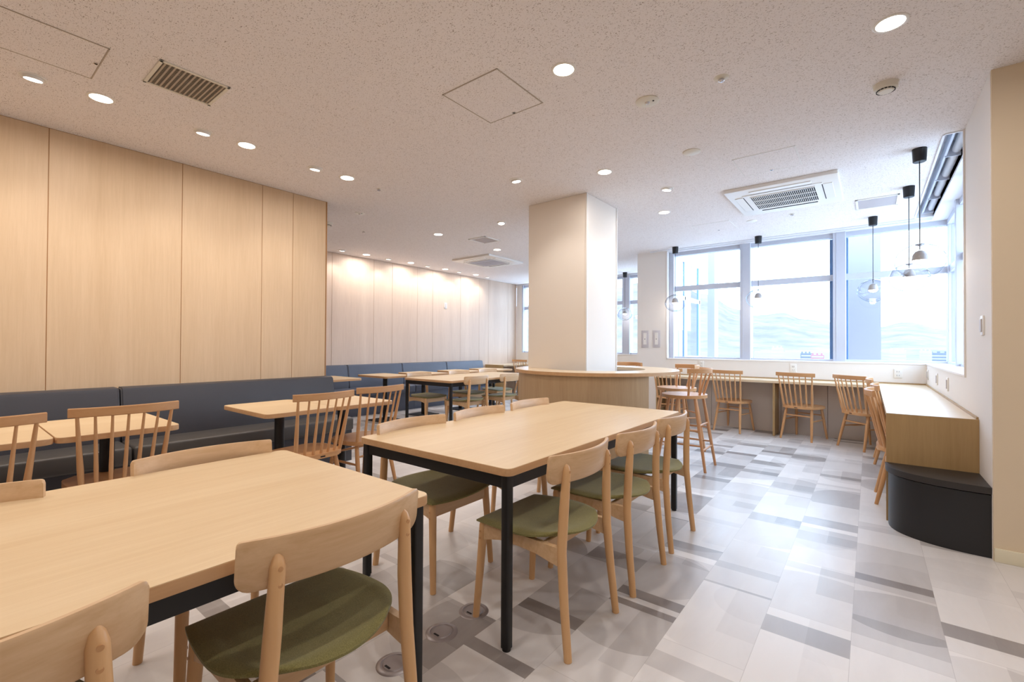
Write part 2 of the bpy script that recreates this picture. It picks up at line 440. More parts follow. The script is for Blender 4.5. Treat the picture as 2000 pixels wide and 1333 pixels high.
# snowy town and hills
def hills():
    g = G('hazy_snowy_hillside'); n = g.noise(g.mapping((.002, .002, .006)), 2.2, 6, .6); n2 = g.noise(g.mapping((.01, .01, .02)), 2, 4, .6)
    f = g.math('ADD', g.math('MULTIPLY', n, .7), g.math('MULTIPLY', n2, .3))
    m = g.fin(g.mix(g.ramp(f, .40, .62), lin(122, 116, 116), lin(98, 95, 99)), .95, 0, .1)  # distance haze over the snowy slopes is mixed into these tones
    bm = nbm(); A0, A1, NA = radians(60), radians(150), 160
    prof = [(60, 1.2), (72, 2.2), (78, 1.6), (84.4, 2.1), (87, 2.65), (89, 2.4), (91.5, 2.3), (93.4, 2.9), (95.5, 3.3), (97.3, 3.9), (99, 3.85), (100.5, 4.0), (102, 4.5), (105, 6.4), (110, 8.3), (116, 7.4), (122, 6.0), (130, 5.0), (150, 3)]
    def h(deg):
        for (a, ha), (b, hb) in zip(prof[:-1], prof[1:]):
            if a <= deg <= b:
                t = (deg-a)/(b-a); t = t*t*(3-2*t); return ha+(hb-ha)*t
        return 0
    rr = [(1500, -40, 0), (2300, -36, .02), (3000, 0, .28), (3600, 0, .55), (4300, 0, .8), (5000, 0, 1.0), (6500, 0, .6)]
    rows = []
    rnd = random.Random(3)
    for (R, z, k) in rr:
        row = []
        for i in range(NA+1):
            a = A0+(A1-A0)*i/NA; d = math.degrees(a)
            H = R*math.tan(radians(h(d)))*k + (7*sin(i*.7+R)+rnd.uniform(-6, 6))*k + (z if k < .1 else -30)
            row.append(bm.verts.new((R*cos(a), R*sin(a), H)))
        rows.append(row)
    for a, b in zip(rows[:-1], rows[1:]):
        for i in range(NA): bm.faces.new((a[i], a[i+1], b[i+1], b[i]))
    o = obj('snowy_hills', bm, m, ang=80); tag(o, 'pale hazy snow covered hills across the valley', 'hills'); o['kind'] = 'stuff'
    return m
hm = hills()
bm = nbm(); box(bm, -4200, 2600, 60, 2600, -46, -45)
o = obj('snowy_ground', bm, plain('snowy_fields', lin(140, 142, 144), .95, 0, .1, .05, .01)); o['kind'] = 'structure'
TM = [plain('town_wall_white', lin(150, 150, 150), .8), plain('town_wall_grey', lin(100, 104, 110), .8), plain('town_wall_pink', lin(146, 104, 108), .8), plain('town_wall_blue', lin(150, 150, 156), .8)]
rnd = random.Random(11)
for k, (az, dist, wd, hh, mi, lb) in enumerate([
    (97.9, 620, 12, 45, 0, 'white tower block in the town beyond the middle pane'), (96.6, 900, 110, 38, 0, 'long low white building in front of the hills'),
    (94.3, 640, 13, 37, 2, 'small pinkish building by the second mullion'), (95.3, 700, 12, 38, 1, 'small grey building left of the pinkish one'),
    (87.9, 700, 15, 43, 0, 'pale apartment block just right of the outside pillar'), (88.7, 760, 12, 41, 3, 'small blue-grey building beside the outside pillar'),
    (85.9, 800, 12, 42, 0, 'white mid-rise block in the right pane'), (85.0, 850, 22, 39, 1, 'wide grey apartment block in the right pane'), (84.4, 900, 8, 38, 2, 'small rosy building at the right end of the view')]):
    a = radians(az); x, y = dist*cos(a), dist*sin(a)
    t = thing('town_building', lb, 'building', (x, y, -45), a-pi/2, 'town buildings beyond the window')
    bm = nbm(); box(bm, -wd/2, wd/2, -8, 8, 0, hh); 
    for q in range(3): box(bm, -wd/2+q*wd/3+wd*.08, -wd/2+q*wd/3+wd*.22, -5, 5, hh, hh+2)
    obj('walls', bm, TM[mi], t)
    bm = nbm()
    for r in range(max(2, int(hh/4))): box(bm, -wd/2+1, wd/2-1, -8.2, -8, 2+r*4, 3.6+r*4)
    obj('window_rows', bm, TM[3], t)

# ------------------------------------------------------------------ column
bm = nbm(); box(bm, -3.03, -2.29, 4.16, 4.86, 0, CZ, .004, 1)
o = struct('column', bm, M['column'])
bm = nbm(); box(bm, -2.298, -2.282, 4.150, 4.166, 0, CZ-.002); box(bm, -2.298, -2.282, 4.848, 4.864, 0, CZ-.002); obj('corner_bead', bm, M['plastic'], o)
# ------------------------------------------------------------------ ceiling fittings
def downlight(x, y, label, group, on=True):
    t = thing('downlight', label, 'downlight', (x, y, CZ), 0, group)
    bm = nbm(); lathe(bm, [(.058, .0), (.058, -.004), (.066, -.005), (.072, -.002), (.072, .0)], 32); obj('trim_ring', bm, M['plastic'], t)
    bm = nbm(); lathe(bm, [(0, -.002), (.058, -.002), (.058, 0), (0, 0)], 32); obj('diffuser', bm, M['disc'], t, 'glowing white diffuser')
    l = bpy.data.lights.new('downlight_lamp', 'AREA'); l.shape = 'DISK'; l.size = .06; l.energy = LAMP_W; l.color = LAMP; l.spread = radians(175)
    lo = bpy.data.objects.new('downlight_lamp', l); COL.objects.link(lo); lo.parent = t; lo.location = (0, 0, -.008)
    return t
def wallwasher(x, y, rz, label, group, e=None, tilt=52):
    """recessed adjustable spot, tilted towards +x local rotated by rz"""
    t = thing('adjustable_spotlight', label, 'spotlight', (x, y, CZ), rz, group)
    bm = nbm(); lathe(bm, [(.046, .0), (.046, -.004), (.056, -.006), (.062, -.002), (.062, .0)], 32); obj('trim_ring', bm, M['plastic'], t)
    bm = nbm()
    R = Matrix.Translation((0, 0, .014)) @ Matrix.Rotation(radians(-9), 4, 'Y')
    lathe(bm, [(.040, -.030), (.044, -.031), (.046, -.026), (.046, -.004), (0, -.004)], 28); bmesh.ops.transform(bm, matrix=R, verts=bm.verts[:]); obj('gimbal', bm, M['plastic'], t)
    bm = nbm(); lathe(bm, [(0, -.0295), (.0405, -.0295), (.0405, -.024), (0, -.024)], 28); bmesh.ops.transform(bm, matrix=R, verts=bm.verts[:]); obj('lens', bm, M['disc'], t, 'glowing lens')
    l = bpy.data.lights.new('spot_lamp', 'SPOT'); l.energy = (e or WASH_W)*3; l.color = LAMP; l.spot_size = radians(88); l.spot_blend = .8; l.shadow_soft_size = .03
    lo = bpy.data.objects.new('spot_lamp', l); COL.objects.link(lo); lo.parent = t; lo.location = (.028, 0, -.05)
    lo.rotation_euler = (0, radians(-tilt), 0)
    return t
near = 'round downlights along the near oak wall'
for y, s in ((.662, 'nearest lit downlight beside the near oak wall, left of the slatted grille'), (1.535, 'second lit downlight from the left beside the near oak wall'), (2.42, 'third lit downlight beside the near oak wall, by its far end')):
    downlight(-3.89, y, s, near)
for y in (-.22, -1.1, -2.0): downlight(-3.89, y, 'added unseen round downlight over the sofa behind the camera', 'added unseen round downlights over the sofa behind the camera')  # lamps added out of view to brighten the room
adj = 'tilted spotlights along the near oak wall'
for y, s in ((.361, 'leftmost tilted spotlight beside the ceiling hatch'), (1.239, 'second tilted spotlight, beyond the slatted grille'), (2.111, 'third tilted spotlight near the end of the oak wall')):
    wallwasher(-3.905, y, pi, s, adj, 5, 24)
for y in (-.52, -1.4): wallwasher(-3.905, y, pi, 'added unseen tilted spotlight over the sofa behind the camera', 'added unseen tilted spotlights over the sofa behind the camera')  # extra unseen spots, added for more light on the left
fn = ['first', 'second', 'third', 'fourth', 'fifth']
for k, y in enumerate((4.704, 5.687, 6.588, 7.527)):
    downlight(-6.94, y, '%s small round downlight from the left along the far oak wall' % fn[k], 'downlights along the far oak wall')
for k, y in enumerate((4.236, 5.172, 6.117, 7.009, 7.927)):
    wallwasher(-6.945, y, pi, '%s tilted spotlight from the left washing the far oak wall' % fn[k], 'tilted spotlights along the far oak wall', 2.3, 26)
for x, y, s in ((-1.374, 2.219, 'bright round downlight in the middle of the ceiling beyond the square hatch'), (.083, 2.869, 'large bright downlight at the upper right by the smoke detector'),
                (-1.89, 3.762, 'round downlight just in front of the white column'), (-1.906, 5.328, 'round downlight right of the column, lower of the pair'),
                (-4.84, 4.456, 'round downlight left of the column above the far table'), (-4.837, 5.76, 'round downlight beyond the square grey vent')):
    downlight(x, y, s, 'round downlights over the hall')
for x, y in ((-1.4, .1), (.1, .75), (-2.6, -.9), (-1.0, -2.2), (1.6, .4), (1.7, 2.4), (1.4, -2)): downlight(x, y, 'added unseen round downlight behind the camera', 'added unseen round downlights behind the camera')  # unseen fill lamps added to raise the overall brightness
wallwasher(-2.655, 3.437, radians(70), 'tilted spotlight in front of the left face of the column', 'tilted spotlights around the column', 4, 25)
wallwasher(-1.596, 4.547, pi, 'tilted spotlight right of the column, upper of the pair', 'tilted spotlights around the column', 4, 25)
wallwasher(-3.726, 4.516, radians(-40), 'dazzling tilted spotlight left of the column', 'tilted spotlights around the column', 4, 35)

def hatch(x0, x1, y0, y1, label, knobs):
    t = thing('access_hatch', label, 'access hatch', (0, 0, 0), 0, 'square access hatches in the ceiling')
    bm = nbm(); w = .006
    for a in ((x0, x1, y0, y0+w), (x0, x1, y1-w, y1), (x0, x0+w, y0, y1), (x1-w, x1, y0, y1)): box(bm, *a, CZ-.003, CZ+.002)
    obj('frame', bm, M['grille'] if knobs else M['plastic'], t, 'thin metal frame')
    bm = nbm(); box(bm, x0+w+.002, x1-w-.002, y0+w+.002, y1-w-.002, CZ-.0025, CZ+.002); obj('panel', bm, M['ceil'], t)
    xm = (x0+x1)/2
    bm = nbm(); box(bm, xm-.012, xm+.012, y1-.03, y1-.012, CZ-.006, CZ-.002); lathe(bm, [(0, -.006), (.008, -.006), (.008, 0), (0, 0)], 12, (xm, y1-.02, CZ)); obj('latch', bm, M['chrome'], t)
hatch(-2.117, -1.667, 1.975, 2.442, 'square ceiling hatch in the middle, left of the large downlight', True)
hatch(-3.65, -3.20, .13, .579, 'square ceiling hatch in the upper left corner', True)
hatch(-.915, -.457, 4.17, 4.64, 'square ceiling hatch beside the air conditioner with the dark grille', False)
hatch(-1.83, -1.38, 6.15, 6.6, 'faint square ceiling hatch near the big window', False)

# slatted exhaust grille
def slat_grille(x0, x1, y0, y1):
    t = thing('exhaust_grille', 'slatted square ceiling grille in the upper left with dark gaps', 'vent', (0, 0, 0))
    bm = nbm(); w = .018
    for a in ((x0, x1, y0, y0+w), (x0, x1, y1-w, y1), (x0, x0+w, y0, y1), (x1-w, x1, y0, y1)): box(bm, *a, CZ-.008, CZ+.001, .002, 1)
    obj('frame', bm, M['devbeige'], t)
    bm = nbm(); box(bm, x0+w, x1-w, y0+w, y1-w, CZ-.001, CZ+.002); obj('backing', bm, M['dark'], t)
    N = 13
    for k in range(N):
        y = y0+w+(k+.5)*(y1-y0-2*w)/N
        bm = nbm(); box(bm, x0+w, x1-w, y-.0045, y+.0045, CZ-.006, CZ-.001); obj('slat', bm, M['grille'], t)
    bm = nbm()
    for k in range(1, 22):
        x = x0+w+k*(x1-x0-2*w)/22; box(bm, x-.0015, x+.0015, y0+w, y1-w, CZ-.004, CZ-.0015)
    obj('cross_wires', bm, M['grille'], t)
slat_grille(-3.43, -3.09, .77, 1.125)
def flat_vent(x0, x1, y0, y1, label):
    t = thing('ceiling_vent', label, 'vent', (0, 0, 0), 0, 'flat grey ceiling vents')
    bm = nbm(); w = .022
    for a in ((x0, x1, y0, y0+w), (x0, x1, y1-w, y1), (x0, x0+w, y0, y1), (x1-w, x1, y0, y1)): box(bm, *a, CZ-.01, CZ+.001, .002, 1)
    obj('frame', bm, M['plastic'], t)
    bm = nbm(); box(bm, x0+w, x1-w, y0+w, y1-w, CZ-.005, CZ+.001)
    for k in range(18):
        y = y0+w+(k+.5)*(y1-y0-2*w)/18; box(bm, x0+w, x1-w, y-.003, y+.003, CZ-.007, CZ-.004)
    obj('grille', bm, M['plasticgrey'], t)
flat_vent(-.12, .25, 6.12, 6.55, 'grey rectangular vent between the air conditioner and the pendants')
flat_vent(-4.70, -4.37, 4.93, 5.28, 'grey square vent left of the column')

def aircon(x0, x1, y0, y1, label, dark):
    t = thing('air_conditioner', label, 'air conditioner', (0, 0, 0), 0, 'ceiling cassette air conditioners')
    bm = nbm(); prism(bm, rrect(x0, x1, y0, y1, .012, 3), CZ-.034, CZ+.001, .006); obj('casing', bm, M['plastic'], t)
    cx, cy = (x0+x1)/2, (y0+y1)/2; h = (x1-x0)/2
    z = CZ-.036; i = h*.60
    bm = nbm(); box(bm, cx-i-.06, cx+i+.06, cy-i-.03, cy+i+.03, z-.004, CZ-.030, .003, 1); obj('inner_frame', bm, M['plastic'], t)
    for k in range(4):
        bm = nbm(); box(bm, -i*.92, i*.92, h-.135, h-.055, -.005, .008, .003, 1)
        bmesh.ops.rotate(bm, verts=bm.verts[:], cent=(0, 0, 0), matrix=Matrix.Rotation(k*pi/2, 3, 'Z')); bmesh.ops.translate(bm, verts=bm.verts[:], vec=(cx, cy, z))
        obj('louver', bm, M['plastic'], t)
        bm = nbm(); box(bm, -i*.92, i*.92, h-.140, h-.133, -.006, .004)
        bmesh.ops.rotate(bm, verts=bm.verts[:], cent=(0, 0, 0), matrix=Matrix.Rotation(k*pi/2, 3, 'Z')); bmesh.ops.translate(bm, verts=bm.verts[:], vec=(cx, cy, z))
        obj('louver_gap', bm, M['dark'], t, 'dark air gap')
    gx = i*.98; gy = i*.86
    bm = nbm(); box(bm, cx-gx, cx+gx, cy-gy, cy+gy, z-.006, z+.004); obj('intake', bm, M['dark'] if dark else M['plasticgrey'], t, 'dark intake' if dark else None)
    N = 34
    bm = nbm()
    for k in range(N+1):
        x = cx-gx+k*2*gx/N; box(bm, x-.002, x+.002, cy-gy, cy+gy, z-.010, z-.005)
    for k in range(4):
        y = cy-gy+k*2*gy/3; box(bm, cx-gx, cx+gx, y-.005, y+.005, z-.011, z-.005)
    obj('intake_grille', bm, M['plastic'] if dark else M['plasticgrey'], t)
aircon(-1.165, -.215, 4.95, 5.96, 'white ceiling air conditioner with dark slatted intake on the right', True)
aircon(-6.06, -5.15, 5.92, 6.9, 'white ceiling air conditioner far left of the column', False)

def sprinkler(x, y, label, s=1.0):
    t = thing('sprinkler', label, 'sprinkler', (x, y, CZ), 0, 'small sprinkler heads')
    bm = nbm(); lathe(bm, [(.012, -.010), (.030*s, -.004), (.042*s, 0)], 24); obj('rose', bm, M['devbeige'], t)
    bm = nbm(); lathe(bm, [(0, -.026), (.008, -.026), (.017, -.020), (.017, -.012), (.010, -.006), (0, -.006)], 16); obj('head', bm, M['chrome'], t)
for x, y, s, l in ((-.683, 2.853, 1, 'chrome sprinkler head between the two large downlights'), (-3.908, 2.787, .45, 'small sprinkler head beyond the oak wall downlights'),
                (-5.543, 3.707, .3, 'tiny sprinkler head by the far oak wall'), (-.723, 6.303, .8, 'sprinkler head between air conditioner and big window')): sprinkler(x, y, l, s)
def disc(name, x, y, r, label, cat, lens=False, mat='devbeige'):
    t = thing(name, label, cat, (x, y, CZ), 0)
    bm = nbm(); lathe(bm, [(0, -.008), (r*.86, -.008), (r, -.004), (r, 0)], 36); obj('cover', bm, M[mat], t)
    if lens:
        bm = nbm(); lathe(bm, [(0, -.020), (.010, -.018), (.016, -.008)], 16); obj('lens', bm, M['chrome'], t)
        bm = nbm(); lathe(bm, [(0, -.011), (.006, -.011), (.006, -.008)], 10, (.04, 0, 0)); obj('button', bm, M['dark'], t)
disc('emergency_light', -1.126, 2.838, .073, 'round emergency light with small lens beside the hatch', 'emergency light', True)
disc('emergency_light', -4.82, 3.17, .060, 'faint round emergency light above the far tables', 'emergency light', True, 'plastic')
disc('ceiling_speaker', -1.135, 3.80, .068, 'plain beige disc on the ceiling in front of the air conditioner', 'speaker')
disc('blank_cover_disc', -1.166, 6.36, .062, 'small white disc between air conditioner and window', 'cover', False, 'plastic')
def smoke(x, y, label):
    t = thing('smoke_detector', label, 'smoke detector', (x, y, CZ), 0, 'smoke detectors')
    bm = nbm(); lathe(bm, [(0, -.048), (.034, -.046), (.046, -.036), (.058, -.030), (.060, -.006), (.064, 0)], 36); obj('housing', bm, M['devbeige'], t)
    bm = nbm()
    for k in range(16):
        a = 2*pi*k/16; c, s = cos(a), sin(a); q = box(nbm(), -.007, .007, -.002, .002, -.042, -.036)
        bmesh.ops.rotate(q, verts=q.verts[:], cent=(0, 0, 0), matrix=Matrix.Rotation(a+pi/2, 3, 'Z')); bmesh.ops.translate(q, verts=q.verts[:], vec=(.044*c, .044*s, 0))
        me = bpy.data.meshes.new('q'); q.to_mesh(me); q.free(); bm.from_mesh(me); bpy.data.meshes.remove(me)
    obj('vent_slots', bm, M['dark'], t)
smoke(.079, 3.526, 'beige smoke detector at the upper right')
smoke(-5.52, 3.16, 'smoke detector half hidden by the end of the near oak wall')

# ------------------------------------------------------------------ pendants
def pendant(x, y, label, zc=1.885):
    t = thing('pendant_lamp', label, 'pendant lamp', (x, y, CZ), 0, 'clear globe pendants by the windows')
    bm = nbm(); lathe(bm, [(0, -.105), (.038, -.105), (.042, -.102), (.047, 0), (0, 0)], 28); obj('canopy', bm, M['black'], t, 'black ceiling canopy')
    zc -= CZ
    bm = nbm(); tube(bm, [(0, 0, -.08), (0, 0, zc+.09)], .0035, 8); obj('cord', bm, M['black'], t)
    prof = []
    for k in range(3, 30):
        a = pi*k/32; prof.append((.158*sin(a), .138*cos(a)+zc))
    bm = nbm(); lathe(bm, prof, 40); g = obj('glass_globe', bm, M['globe'], t, 'clear glass globe')
    bm = nbm(); lathe(bm, [(.006, .118+zc), (.024, .126+zc), (.030, .132+zc), (.026, .137+zc), (.006, .142+zc)], 28); obj('collar', bm, M['chrome'], t)
    bm = nbm(); lathe(bm, [(0, .085+zc), (.010, .085+zc), (.030, .075+zc), (.045, .050+zc), (.050, .015+zc), (.050, .005+zc), (.046, .005+zc), (.046, .015+zc), (.041, .048+zc), (.026, .070+zc), (0, .080+zc)], 28); obj('inner_shade', bm, M['shade'], t, 'grey dome shade')
    bm = nbm(); lathe(bm, [(0, -.022+zc), (.026, -.015+zc), (.040, .0+zc), (.044, .012+zc), (.03, .03+zc), (0, .04+zc)], 24); obj('bulb', bm, M['bulb'], t, 'glowing bulb')
    l = bpy.data.lights.new('pendant_lamp_light', 'POINT'); l.energy = 2.2; l.color = LAMP; l.shadow_soft_size = .04
    lo = bpy.data.objects.new('pendant_lamp_light', l); COL.objects.link(lo); lo.parent = t; lo.location = (0, 0, zc-.035)
for x, y, l in ((-2.435, 7.312, 'globe pendant at the left end of the big window'), (-1.253, 7.304, 'globe pendant in front of the first mullion of the big window'),
                (.034, 7.038, 'globe pendant before the broad outside pillar'), (.306, 5.921, 'globe pendant behind the nearest one by the side window'), (.315, 4.84, 'nearest and largest looking globe pendant at the right'),
                (-4.137, 9.20, 'globe pendant seen between the column and the pier')): pendant(x, y, l)

# ------------------------------------------------------------------ switches and outlets
def outlet(face, u, z, w, h, label, kind='outlet', style=0):
    """face: ('y', plane) facing -y or ('x', plane, sign)"""
    t = thing('wall_'+kind, label, kind, (0, 0, 0))
    bm = nbm(); d = .009
    if face[0] == 'y':
        p = face[1]; box(bm, u-w/2, u+w/2, p-d, p, z-h/2, z+h/2, .003, 2); obj('plate', bm, M['plastic' if style != 2 else 'plasticgrey'], t)
        if style == 0:
            for k in (-1, 1):
                bm = nbm(); zz = z+k*h*.2; box(bm, u-w*.22, u+w*.22, p-d-.003, p-d+.001, zz-h*.14, zz+h*.14, .002, 1); s = obj('socket', bm, M['plastic'], t)
                bm = nbm(); box(bm, u-.012, u-.009, p-d-.0035, p-d-.002, zz-.008, zz+.008); box(bm, u+.009, u+.012, p-d-.0035, p-d-.002, zz-.008, zz+.008); obj('slot', bm, M['dark'], s)
        else:
            bm = nbm(); box(bm, u-w*.22, u+w*.22, p-d-.003, p-d+.001, z-h*.32, z+h*.36, .002, 1); obj('cover', bm, M['plastic'], t)
            bm = nbm(); box(bm, u-.006, u+.006, p-d-.005, p-d-.002, z-.006, z+.006); obj('knob', bm, M['dark'], t)
    else:
        p, s = face[1], face[2]; a, b = (p, p+d*s) if s > 0 else (p+d*s, p); 
        box(bm, a, b, u-w/2, u+w/2, z-h/2, z+h/2, .003, 2); obj('plate', bm, M['plastic'], t)
        a, b = (p+d*s, p+(d+.006)*s) if s > 0 else (p+(d+.006)*s, p+d*s)
        bm = nbm(); box(bm, a-.0005, b, u-w*.25, u+w*.25, z-h*.33, z+h*.33, .002, 1); obj('rocker', bm, M['plasticgrey'], t)
outlet(('y', BY), -.843, .90, .078, .118, 'double wall outlet behind the middle window chair')
outlet(('y', BY), .278, .872, .078, .118, 'double wall outlet near the right corner of the counter')
outlet(('y', BY), -2.08, .915, .078, .118, 'double wall outlet behind the left window chair')
outlet(('y', 7.47), -2.993, 1.318, .125, .29, 'tall grey switch panel on the pier, left of two', 'switch', 2)
outlet(('y', 7.47), -2.795, 1.318, .125, .29, 'tall grey switch panel on the pier, right of two', 'switch', 2)
outlet(('x', RW, -1), 3.95, 1.335, .07, .12, 'white switch on the right wall near its corner', 'switch')
outlet(('x', RW, -1), 5.55, .875, .07, .12, 'white outlet over the counter on the right wall, nearest of three')
outlet(('x', RW, -1), 6.35, .875, .07, .12, 'white outlet over the counter on the right wall, middle of three')
outlet(('x', RW, -1), 7.30, .875, .07, .12, 'white outlet over the counter on the right wall, by the corner')
outlet(('x', FW, 1), 6.888, 2.055, .075, .125, 'white wall sensor high on the far oak wall', 'sensor')

# ------------------------------------------------------------------ floor boxes
for k, (y, l) in enumerate(((1.33, 'round steel floor outlet beside the black table leg, middle of three'), (1.526, 'round steel floor outlet under the front leg of the green-seated chair'), (1.088, 'round steel floor outlet partly behind the near table leg'))):
    t = thing('floor_outlet', l, 'floor outlet', (-1.408, y, 0), 0, 'round steel floor outlets')
    bm = nbm(); lathe(bm, [(0, .003), (.042, .003), (.044, .0015), (.048, .0015), (.050, .005), (.062, .004), (.067, .0002), (.067, 0)], 40); obj('ring', bm, M['steel'], t)
    bm = nbm(); lathe(bm, [(0, .0055), (.040, .0052), (.0415, .003)], 36); obj('lid', bm, M['steel'], t)
    bm = nbm(); box(bm, -.014, .014, -.034, -.026, .005, .0062); obj('latch', bm, M['dark'], t)
# ------------------------------------------------------------------ banquette sofas
def sofa(y0, y1, wall, front, mback, mseat, label, group, ztop=.855, zs=.45, endcap=False):
    t = thing('banquette_sofa', label, 'sofa', (0, 0, 0), 0, group)
    g = .004
    # backrest, gently leaning
    prof = [(wall+.002, zs-.02), (wall+.19, zs-.02), (wall+.185, zs+.06), (wall+.135, ztop-.03), (wall+.125, ztop-.008), (wall+.105, ztop), (wall+.002, ztop)]
    bm = nbm(); f = [bm.verts.new((x, y0+g, z)) for x, z in prof]; b = [bm.verts.new((x, y1-g, z)) for x, z in prof]; n = len(prof)
    bm.faces.new(f); bm.faces.new(list(reversed(b)))
    fs = [bm.faces.new((f[i], b[i], b[(i+1) % n], f[(i+1) % n])) for i in range(n)]
    ends = [e for fc in bm.faces if len(fc.verts) > 4 for e in fc.edges]
    bmesh.ops.bevel(bm, geom=ends, offset=.012, segments=3, affect='EDGES'); obj('backrest', bm, mback, t)
    bm = nbm(); box(bm, wall+.12, front, y0+g, y1-g, zs-.13, zs, .022, 4); obj('seat', bm, mseat, t)
    bm = nbm(); box(bm, wall+.002, front-.045, y0+.002, y1-.002, 0, zs-.128); obj('base', bm, mback if mback is not M['vinyl'] else M['vinyl'], t)
    bm = nbm(); box(bm, wall+.002, front-.06, y0+.03, y1-.03, 0, .03); obj('plinth', bm, M['blackm'], t)
    return t
gs = 'charcoal banquette sections along the near oak wall'
sofa(.918, 2.72, LW, -4.20, M['vinyl'], M['vinylseat'], 'charcoal vinyl banquette section ending at the near oak wall end', gs)
sofa(-.90, .918, LW, -4.20, M['vinyl'], M['vinylseat'], 'charcoal vinyl banquette section at the left edge', gs)
gs = 'slate blue banquette sections along the far oak wall'
for k, (a, b) in enumerate(((3.30, 4.46), (4.46, 5.63), (5.63, 6.80), (6.80, 7.97))):
    sofa(a, b, FW, -6.70, M['vinylblue'], M['vinylblue'], '%s slate blue banquette section from the left along the far wall' % fn[k], gs, .845)

# ------------------------------------------------------------------ tables
def big_table(x0, x1, y0, y1, label):
    t = thing('dining_table', label, 'table', ((x0+x1)/2, (y0+y1)/2, 0), 0, 'long tables with black steel frames')
    a, b = (x1-x0)/2, (y1-y0)/2
    bm = nbm(); prism(bm, rrect(-a, a, -b, b, .03), .690, .7185, .0015, 1); obj('edge_band', bm, M['edge'], t, 'darker oak edge')
    bm = nbm(); prism(bm, rrect(-a+.0012, a-.0012, -b+.0012, b-.0012, .029), .7175, .7205, .001, 1); obj('tabletop', bm, M['table'], t)
    i = .017
    for s in (-1, 1):
        bm = nbm(); box(bm, s*(a-i-.03), s*(a-i-.006), -b+i+.03, b-i-.03, .635, .690); obj('apron', bm, M['black'], t)
        bm = nbm(); box(bm, -a+i+.03, a-i-.03, s*(b-i-.03), s*(b-i-.006), .635, .690); obj('apron', bm, M['black'], t)
        for q in (-1, 1):
            bm = nbm(); cx, cy = s*(a-i-.016), q*(b-i-.016)
            prism(bm, [(cx+x, cy+y) for x, y in rrect(-.0185, .0185, -.0185, .0185, .008, 3)], .012, .690)
            obj('leg', bm, M['black'], t)
            bm = nbm(); lathe(bm, [(0, 0), (.017, 0), (.018, .004), (.016, .012), (0, .012)], 20, (cx, cy, 0)); obj('foot', bm, M['black'], t)
    return t
big_table(-2.09, -1.095, 1.38, 3.40, 'long oak-top table with black steel legs in the middle of the room')
big_table(-2.10, -1.112, -1.02, 1.00, 'nearest long oak-top table filling the lower left')
big_table(-5.36, -4.385, 4.28, 6.30, 'far long oak-top table with black legs in front of the blue banquette')

def booth_table(x0, x1, y0, y1, label, group, first=[None]):
    if first[0] is None:
        t = thing('banquette_table', label, 'table', (0, 0, 0), 0, group)
        a, b = (x1-x0)/2, (y1-y0)/2
        bm = nbm(); prism(bm, rrect(-a, a, -b, b, .045), .690, .7185, .0015, 1); obj('edge_band', bm, M['edge'], t)
        bm = nbm(); prism(bm, rrect(-a+.0012, a-.0012, -b+.0012, b-.0012, .044), .7175, .7205, .001, 1); obj('tabletop', bm, M['table'], t)
        bm = nbm(); tube(bm, [(0, 0, .01), (0, 0, .688)], .035, 24); obj('pedestal', bm, M['black'], t)
        bm = nbm(); prism(bm, rrect(-.20, .20, -.20, .20, .02), 0, .010, .002, 1); obj('base_plate', bm, M['black'], t)
        bm = nbm(); box(bm, -.16, .16, -.03, .03, .678, .690); box(bm, -.03, .03, -.16, .16, .678, .690); obj('bracket', bm, M['black'], t)
        first[0] = t; o = t
    else: o = dup(first[0], (0, 0, 0), 0, label, group)
    o.location = ((x0+x1)/2, (y0+y1)/2, 0); return o
gn = 'small oak-top tables at the near banquette'
bx = (-3.98, -3.22)
booth_table(*bx, .397, .925, 'small pedestal table at the near banquette, right one of the left pair', gn)
booth_table(*bx, -.137, .391, 'small pedestal table at the near banquette, at the left edge', gn)
booth_table(*bx, 1.412, 1.940, 'small pedestal table at the near banquette, left one of the right pair', gn)
booth_table(*bx, 1.943, 2.471, 'small pedestal table at the near banquette, by the wall end', gn)
gf = 'small oak-top tables at the blue banquette'
for k, (a, b) in enumerate(((3.29, 3.83), (4.22, 4.76), (5.02, 5.55), (5.93, 6.46), (6.80, 7.33))):
    booth_table(-6.46, -5.72, a, b, '%s small pedestal table from the left at the blue banquette' % fn[k], gf)

